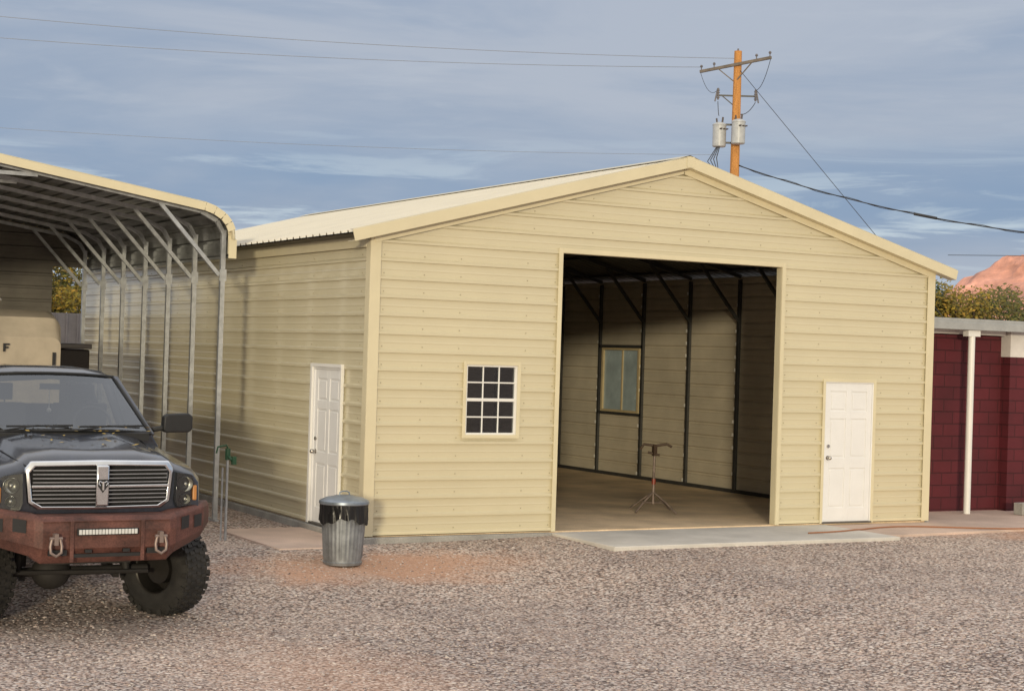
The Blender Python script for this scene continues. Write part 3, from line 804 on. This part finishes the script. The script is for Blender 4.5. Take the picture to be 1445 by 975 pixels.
b.grid(rows); b.done('bag',mk('black_bag',(.012,.012,.013),.28),tc_,smooth=True,ang=80)
b=B(CM)
b.lathe([(.268,.69),(.274,.70),(.272,.725),(.262,.735),(.25,.742),(.20,.765),(.12,.78),(.10,.79),(.02,.795),(.001,.795)],(0,0,0),48)
b.tube([(-.06,0,.79),(-.055,0,.82),(-.03,0,.835),(.03,0,.835),(.055,0,.82),(.06,0,.79)],.008,8); b.done('lid',mk('galvanised_lid',(.26,.30,.35),.4,.6,.25,6),tc_,smooth=True)

# ------------------------------------------------------------------ yard hydrant
hx,hy=-1.51,.83; hz=gz(hx,hy)
yh=empty('yard_hydrant',(hx,hy,hz))
b=B(); b.cyl((hx,hy,hz-.05),(hx,hy,.93),.016,10); b.cyl((hx-.05,hy+.03,hz-.05),(hx-.05,hy+.03,.80),.012,8); b.done('riser',M_galv,yh,smooth=True)
b=B(); b.cyl((hx,hy,.90),(hx,hy,1.04),.034,12); b.cyl((hx,hy,.95),(hx+.02,hy-.13,.90),.022,10); b.tube([(hx,hy,1.04),(hx-.02,hy,1.08),(hx-.13,hy,1.06),(hx-.15,hy,.98)],.012,8)
b.box((hx+.01,hy-.16,.85),(hx+.06,hy-.10,.95)); b.done('head',mk('green_enamel',(.02,.075,.035),.4),yh,smooth=True)

# ------------------------------------------------------------------ work stand inside
sx,sy=5.65,2.0
ws=empty('tripod_stand',(sx,sy,0))
b=B()
b.cyl((sx,sy,.12),(sx,sy,.98),.02,12); 
for a_ in (20,110,200,290): 
    c_,s_=math.cos(R(a_)),math.sin(R(a_))
    b.tube([(sx,sy,.30),(sx+.22*c_,sy+.22*s_,.17),(sx+.44*c_,sy+.44*s_,.015)],.014,8)
    b.cyl((sx,sy,.14),(sx+.24*c_,sy+.24*s_,.15),.009,6)
b.done('legs',mk('worn_pipe',(.20,.155,.13),.6,.3,.5,9),ws,smooth=True)
b=B(); 
r_=Vector((.8746,-.4848,0))
P0=Vector((sx,sy,1.0))
b.tube([P0-r_*.22+Vector((0,0,-.06)),P0-r_*.16+Vector((0,0,.02)),P0+r_*.02,P0+r_*.18+Vector((0,0,.03)),P0+r_*.26+Vector((0,0,-.01))],.02,8)
b.beam((sx,sy,.85),(sx,sy,1.02),.06); b.cyl(P0-r_*.1+Vector((0,0,-.1)),P0+r_*.08+Vector((0,0,-.14)),.018,8)
b.done('clamp_head',mk('brown_clamp',(.07,.045,.03),.5,.3),ws,smooth=True)
b=B(); b.cyl((sx,sy,.42),(sx,sy,.50),.030,12); b.done('collar',mk('red_collar',(.25,.05,.03),.4),ws,smooth=True)

# ------------------------------------------------------------------ maroon block building
rb=empty('block_building',(13,4,0))
mm,n,l,p=nt_new('maroon_block')
tcn=n.new('ShaderNodeNewGeometry'); sp3=n.new('ShaderNodeSeparateXYZ'); l.new(tcn.outputs['Position'],sp3.inputs[0])
ad=n.new('ShaderNodeMath'); ad.operation='ADD'; l.new(sp3.outputs[0],ad.inputs[0]); l.new(sp3.outputs[1],ad.inputs[1])
cb=n.new('ShaderNodeCombineXYZ'); l.new(ad.outputs[0],cb.inputs[0]); l.new(sp3.outputs[2],cb.inputs[1])
br=n.new('ShaderNodeTexBrick'); br.inputs['Scale'].default_value=1; br.inputs['Brick Width'].default_value=.4; br.inputs['Row Height'].default_value=.2; br.inputs['Mortar Size'].default_value=.010; br.inputs['Mortar Smooth'].default_value=.3
br.inputs['Color1'].default_value=(.100,.011,.017,1); br.inputs['Color2'].default_value=(.084,.009,.015,1); br.inputs['Mortar'].default_value=(.055,.006,.009,1)
l.new(cb.outputs[0],br.inputs['Vector'])
nz=n.new('ShaderNodeTexNoise'); nz.inputs['Scale'].default_value=1.5; nz.inputs['Detail'].default_value=5; l.new(tcn.outputs['Position'],nz.inputs['Vector'])
rmp=n.new('ShaderNodeMapRange'); rmp.inputs['To Min'].default_value=.55; rmp.inputs['To Max'].default_value=1.45; l.new(nz.outputs[0],rmp.inputs[0])
vs=n.new('ShaderNodeVectorMath'); vs.operation='SCALE'; l.new(br.outputs[0],vs.inputs[0]); l.new(rmp.outputs[0],vs.inputs['Scale']); l.new(vs.outputs[0],p.inputs['Base Color'])
bpn=n.new('ShaderNodeBump'); bpn.invert=True; bpn.inputs['Distance'].default_value=.012; l.new(br.outputs['Fac'],bpn.inputs['Height']); l.new(bpn.outputs[0],p.inputs['Normal']); p.inputs['Roughness'].default_value=.75
b=B(); b.box((10.0,1.35,-.05),(12.1,8,2.86)); b.box((12.1,1.15,-.05),(18.5,8,2.52)); b.done('block_walls',mm,rb)
b=B(); b.box((12.09,1.14,2.523),(18.5,8,3.06)); b.box((9.85,1.22,2.87),(12.05,1.24,3.02)); b.done('white_fascia',mk('white_stucco',(.66,.63,.60),.8,0,.12,3),rb)
b=B(); b.box((9.75,.82,3.03),(12.5,8.2,3.11)); b.box((9.75,.80,2.93),(12.5,.815,3.05)); b.box((12.52,1.0,3.07),(18.7,8.2,3.12)); b.done('flat_roof',mk('roof_edge_grey',(.36,.37,.37),.6,0,.15,4),rb,bevel=.01)
b=B(); b.cyl((11.0,.92,-.03),(11.0,.92,2.94),.055,16); b.box((10.87,.86,2.83),(11.13,.98,2.93)); b.done('downpipe',M_vinyl,rb,smooth=True)
cbk=empty('cinder_blocks',(12.2,.3,0))
b=B()
for (x,y,z) in ((11.75,.45,-.02),(12.2,.40,-.02),(11.95,.15,-.02),(12.35,.1,-.02)):
    b.box((x,y,z),(x+.38,y+.055,z+.19)); b.box((x,y+.135,z),(x+.38,y+.19,z+.19))
    for k in (0,.17,.34): b.box((x+k,y+.055,z),(x+k+.04,y+.135,z+.189))
b.done('blocks',M_foot,cbk,bevel=.006)

# ------------------------------------------------------------------ utility pole
PX,PY=24.45,25.66
up=empty('utility_pole',(PX,PY,0))
b=B(); b.tube([(PX,PY,-.2),(PX,PY,4),(PX,PY,9),(PX,PY,12.54)],[.19,.175,.15,.125],20); b.done('pole',M_wood,up,smooth=True,ang=60)
b=B(); A0=Vector((24.03,27.04,11.98)); A1=Vector((24.86,24.29,12.16)); off=Vector((-.14,-.05,0))
b.beam(A0+off,A1+off,.08,.09); mid=(A0+A1)/2
b.beam(mid+(A0-mid)*.5+off,Vector((PX-.1,PY,11.5)),.03); b.beam(mid+(A1-mid)*.5+off,Vector((PX-.1,PY,11.5)),.03)
b.done('crossarm',mk('arm_wood',(.20,.17,.14),.8,0,.25,4),up)
b=B()
for t in (-.97,-.6,.6,.97):
    q=mid+(A1-mid)*t+off; b.cyl(q+Vector((0,0,.05)),q+Vector((0,0,.14)),.018,8); b.lathe([(.001,.22),(.03,.21),(.045,.18),(.05,.16),(.03,.13)],q,12)
b.cyl((PX,PY,12.5),(PX,PY,12.62),.03,8)
C=Vector((PX,PY,11.06)); cr=Vector((.8746,-.4848,0))
for s,dz in ((1,0),(-1,.02)):
    q=C+cr*s*.62+Vector((0,0,dz)); b.cyl(q+Vector((0,0,-.16)),q+Vector((0,0,.22)),.035,8); b.cyl(q+cr*s*.10+Vector((0,0,-.22)),q+cr*s*.02+Vector((0,0,.20)),.025,8)
    for k in range(4): b.cyl(q+Vector((0,0,-.10+k*.08)),q+Vector((0,0,-.08+k*.08)),.06,10)
b.done('insulators',mk('grey_porcelain',(.16,.15,.16),.35),up,smooth=True)
b=B(); b.beam(C-cr*.66,C+cr*.66,.05); b.beam(C-cr*.5,C+Vector((0,0,-.4)),.03)
b.beam((PX,PY,9.5),(24.05,25.9,9.5),.06); b.beam((PX,PY,10.1),(24.05,25.9,10.1),.06)
b.done('brackets',M_dark,up)
for (x,y,z) in ((24.30,25.31,9.82),(24.02,25.98,9.76)):
    b=B(); b.lathe([(.001,-.40),(.19,-.40),(.225,-.37),(.225,.30),(.235,.31),(.235,.34),(.21,.37),(.10,.42),(.001,.43)],(x,y,z),24)
    b.done('transformer_tank',M_porc,up,smooth=True)
    b=B(); b.cyl((x+.1,y,z+.36),(x+.13,y,z+.60),.032,8); b.cyl((x-.1,y,z+.36),(x-.13,y,z+.54),.028,8)
    for k in (-.12,0,.12): b.cyl((x+k,y-.2,z+.18),(x+k,y-.30,z+.18),.025,8)
    b.done('transformer_bushings',mk('bushing_brown',(.10,.08,.07),.35),up,smooth=True)
b=B()
def sag(p0,p1,s,n=40):
    p0=Vector(p0);p1=Vector(p1); return [p0.lerp(p1,i/n)-Vector((0,0,4*s*(i/n)*(1-i/n))) for i in range(n+1)]
b.tube(sag(C+cr*.62+Vector((0,0,.2)),A1+off,.25,10),.010,5); b.tube(sag(C-cr*.62+Vector((0,0,.2)),A0+off,.35,10),.008,5)
b.tube(sag(C+cr*.62+Vector((0,0,-.2)),(24.35,25.3,10.4),.12,10),.012,5); b.tube(sag(C-cr*.62+Vector((0,0,-.2)),(24.0,26.0,10.4),.12,10),.012,5)
for k in range(4): b.tube([(24.0-.03*k,25.9,9.4),(23.95-.12*k,26.0,9.0-.05*k),(24.0-.06*k,25.95,8.6),(PX,PY,8.45-.05*k)],.016,5)
b.done('jumpers',M_wire,up)
pw=empty('power_lines',(6,31,10))
b=B()
b.tube(sag((24.4,25.7,12.30),(-11.4,36.4,12.6),.55),.0085,5)
b.tube(sag((24.0,27.04,12.15),(-10.8,37.2,11.9),.52),.0085,5)
b.tube(sag((24.2,26.3,9.15),(-10.8,37.0,9.1),.44),.006,5)
b.done('lines',mk('aluminium_wire',(.22,.24,.28),.5),pw)
b=B(); m1=sag((PX,PY,8.8),(35.,6.8,6.35),1.3,60); b.tube(m1,.020,6)
tw=[q+Vector((0,.04*math.sin(i*1.1),.04*math.cos(i*1.1))) for i,q in enumerate(m1)]; b.tube(tw,.010,5)
b.cyl(m1[17],m1[19],.045,8)
b.done('service_cable',M_wire,pw)
b=B(); b.tube([(PX,PY,12.0),(26.1,13.0,0)],.010,5); b.done('guy_wire',M_wire,pw)
b=B(); b.tube(sag((30.5,22,6.0),(60,10,8),.3,10),.010,5); b.done('far_line',M_wire,pw)

# ------------------------------------------------------------------ trees
def leafmat(name,cols):
    m,n,l,p=nt_new(name); g=n.new('ShaderNodeNewGeometry'); r=n.new('ShaderNodeValToRGB'); e=r.color_ramp.elements
    while len(e)<len(cols): e.new(.5)
    for i,c in enumerate(cols): e[i].position=i/(len(cols)-1); e[i].color=(*c,1)
    l.new(g.outputs['Random Per Island'],r.inputs[0]); l.new(r.outputs[0],p.inputs['Base Color']); p.inputs['Roughness'].default_value=.7
    return m
LMS=[leafmat('olive_leaves',[(.05,.075,.015),(.10,.11,.018),(.17,.14,.018),(.08,.09,.018),(.20,.14,.02),(.05,.06,.015)]),
     leafmat('yellow_leaves',[(.09,.09,.012),(.22,.17,.015),(.32,.22,.018),(.13,.12,.018),(.36,.21,.02),(.09,.08,.012)]),
     leafmat('green_leaves',[(.03,.05,.015),(.06,.085,.02),(.08,.10,.022),(.05,.07,.018)])]
BM=mk('bark',(.10,.075,.055),.9,0,.3,6,.02,20)
def tree(x,y,h,rad,nleaf,rng,mi):
    t=empty('tree',(x,y,0)); b=B(); top=h*.45
    b.tube([(x,y,-.2),(x+.05,y,top*.5),(x+.1,y,top),(x+.05,y,h*.75)],[.16,.13,.10,.04],8)
    cl=[]
    for i in range(9):
        a_=rng.uniform(0,6.3); rr_=rad*rng.uniform(.35,.85); hz_=h*rng.uniform(.42,.92)
        e_=Vector((x+rr_*math.cos(a_),y+rr_*math.sin(a_),hz_)); b.tube([(x+.05,y,top*rng.uniform(.6,1.1)),e_.lerp(Vector((x,y,hz_)),.4)-Vector((0,0,.15)),e_],[.06,.04,.015],6)
        cl.append((e_,rad*rng.uniform(.28,.5)))
    for i in range(18):
        a_=rng.uniform(0,6.3); q=rng.random()**.5*rad*.95; hz_=h*rng.uniform(.38,.95)
        k=1-abs(hz_/h-.62)*1.3
        cl.append((Vector((x+q*k*math.cos(a_),y+q*k*math.sin(a_),hz_)),rad*rng.uniform(.18,.36)))
    b.done('trunk',BM,t,smooth=True)
    b=B()
    for i in range(nleaf):
        c,r=rng.choice(cl); d=Vector((rng.gauss(0,1),rng.gauss(0,1),rng.gauss(0,.8))).normalized()*r*rng.random()**.4
        q=c+d; s_=rng.uniform(.05,.10)
        u=Vector((rng.gauss(0,1),rng.gauss(0,1),rng.gauss(0,1))).normalized(); w=u.orthogonal().normalized()
        b.face([q-u*s_,q-w*s_*.6,q+u*s_,q+w*s_*.6])
    b.done('foliage',LMS[mi],t,recalc=False)
rng=random.Random(3)
for (x,y,h,r,mi) in ((33.4,27.0,5.3,1.8,2),(35.4,26.2,5.2,1.9,1),(38.0,25.2,5.4,2.2,0),(40.6,24.6,5.3,2.2,1),(37,30,5.6,2.4,1),(41,29,5.7,2.5,0),(44.5,23,5.8,2.4,1),(32.2,31,5.3,1.9,0)):
    tree(x,y,h,r,8000,rng,mi)
for (x,y,h,r,mi) in ((4.5,40,6.6,2.8,1),(8.2,42,6.8,2.8,0),(0,41,6.5,2.8,1),(6.3,44,6.6,2.8,0),(2.4,38,6.0,2.6,2)): tree(x,y,h,r,7000,rng,mi)

# ------------------------------------------------------------------ red rock hill
b=B(); rows=[]
ctr=Vector((331,250,0))
for i in range(120):
    row=[]
    for j in range(80):
        u=-1+2*i/119; v=-1+2*j/79
        x=ctr.x+.8746*u*74+.4848*v*70; y=ctr.y-.4848*u*74+.8746*v*70
        d=math.hypot(u,v); base_=max(0,1-d**2)
        nn=noise.fractal(Vector((x*.03,y*.03,2)),1.,2.,6)
        zz=base_**.5*(36+7*nn)
        st_=math.floor(zz/5)*5; zz=zz*.55+(st_+5*sm((zz-st_)/5*1.8-.4))*.45
        row.append((x,y,zz+noise.noise(Vector((x*.12,y*.12,zz*.3)))*2.2-1))
    rows.append(row)
b.grid(rows)
b.done('red_rock_hill',mk('red_sandstone',(.70,.34,.24),.9,0,.4,.05,1.2,.25,(1,1,4),fine=.2),None,smooth=True,ang=25)

# ------------------------------------------------------------------ sky
w=bpy.data.worlds.new('World'); scene.world=w; w.use_nodes=True
n=w.node_tree.nodes; l=w.node_tree.links; bg=n['Background']
sky=n.new('ShaderNodeTexSky'); sky.sky_type='NISHITA'; sky.sun_disc=False; sky.sun_elevation=R(5.5); sky.sun_rotation=R(211)
tc=n.new('ShaderNodeTexCoord')
def wn(scale,st,det=6,rough=.55,dist=.0,loc=(0,0,0)):
    mp=n.new('ShaderNodeMapping'); mp.inputs['Scale'].default_value=st; mp.inputs['Location'].default_value=loc; l.new(tc.outputs['Generated'],mp.inputs['Vector'])
    q=n.new('ShaderNodeTexNoise'); q.inputs['Scale'].default_value=scale; q.inputs['Detail'].default_value=det; q.inputs['Roughness'].default_value=rough; q.inputs['Distortion'].default_value=dist
    l.new(mp.outputs[0],q.inputs['Vector']); return q.outputs['Fac']
def wmap(src,a,bb,c=0,d=1):
    q=n.new('ShaderNodeMapRange'); q.interpolation_type='SMOOTHSTEP'; q.inputs['From Min'].default_value=a; q.inputs['From Max'].default_value=bb; q.inputs['To Min'].default_value=c; q.inputs['To Max'].default_value=d
    l.new(src,q.inputs[0]); return q.outputs[0]
def wmix(f,a,bb):
    m=n.new('ShaderNodeMix'); m.data_type='RGBA'
    if isinstance(f,float): m.inputs['Factor'].default_value=f
    else: l.new(f,m.inputs['Factor'])
    for s_,v in ((m.inputs[6],a),(m.inputs[7],bb)):
        if isinstance(v,tuple): s_.default_value=(*v,1)
        else: l.new(v,s_)
    return m.outputs[2]
def wmul(a,bb):
    q=n.new('ShaderNodeMath'); q.operation='MULTIPLY'; l.new(a,q.inputs[0]); l.new(bb,q.inputs[1]); return q.outputs[0]
STR=.1
def cc(r,g,b_): return (r/STR,g/STR,b_/STR)
spz=n.new('ShaderNodeSeparateXYZ'); l.new(tc.outputs['Generated'],spz.inputs[0]); zz_=spz.outputs[2]
deck=wmix(wmap(wn(3.0,(1,1,6),6,.58,.5),.36,.66),cc(.33,.405,.54),cc(.45,.50,.60))
deck=wmix(wmap(wn(7.5,(1,1,7),6,.6,.4,(3,1,0)),.50,.75,0,.5),deck,cc(.52,.565,.65))
low=wmul(wmap(zz_,.05,.09,0,1),wmap(zz_,.10,.15,1,0))
deck=wmix(wmul(low,wmap(wn(2.2,(1,1,5),5,.5,.4,(7,2,1)),.36,.58,0,.85)),deck,cc(.23,.34,.52))
deck=wmix(wmul(wmap(wn(5.2,(1,1,11),7,.62,.8,(1,5,2)),.51,.64,0,.95),wmap(zz_,.05,.15,1,0)),deck,cc(.60,.70,.78))
deck=wmix(wmap(zz_,-.02,.075,.75,0),deck,cc(.46,.58,.74))
deck=wmix(wmap(zz_,.22,.7,0,.85),deck,cc(1.18,1.15,1.15))
dt=n.new('ShaderNodeVectorMath'); dt.operation='DOT_PRODUCT'; l.new(tc.outputs['Generated'],dt.inputs[0]); dt.inputs[1].default_value=(-.512,-.854,.09)
deck=wmix(wmap(dt.outputs['Value'],.0,1.,0,.7),deck,cc(1.2,1.06,.84))
fin=wmix(.08,deck,sky.outputs[0])
l.new(fin,bg.inputs['Color']); bg.inputs['Strength'].default_value=STR

sl=bpy.data.lights.new('sun','SUN'); sl.energy=1.8; sl.angle=R(3.5); sl.color=(1,.87,.62)
so=bpy.data.objects.new('sun',sl); scene.collection.objects.link(so)
el=R(5.8); d=Vector((.512*math.cos(el),.859*math.cos(el),-math.sin(el)))
so.rotation_euler=d.to_track_quat('-Z','Y').to_euler(); so.location=(-20,-30,8)

# ------------------------------------------------------------------ camera
cam=bpy.data.cameras.new('camera'); co=bpy.data.objects.new('camera',cam); scene.collection.objects.link(co); scene.camera=co
cam.sensor_width=36; cam.lens=58.5; cam.clip_end=3000; cam.clip_start=.1
co.matrix_world=Matrix.Translation((-8.49,-18.96,2.33))@Matrix.Rotation(R(-29),4,'Z')@Matrix.Rotation(R(90.27),4,'X')@Matrix.Rotation(R(1.77),4,'Z')
scene.view_settings.view_transform='Standard'; scene.view_settings.look='None'; scene.view_settings.exposure=0
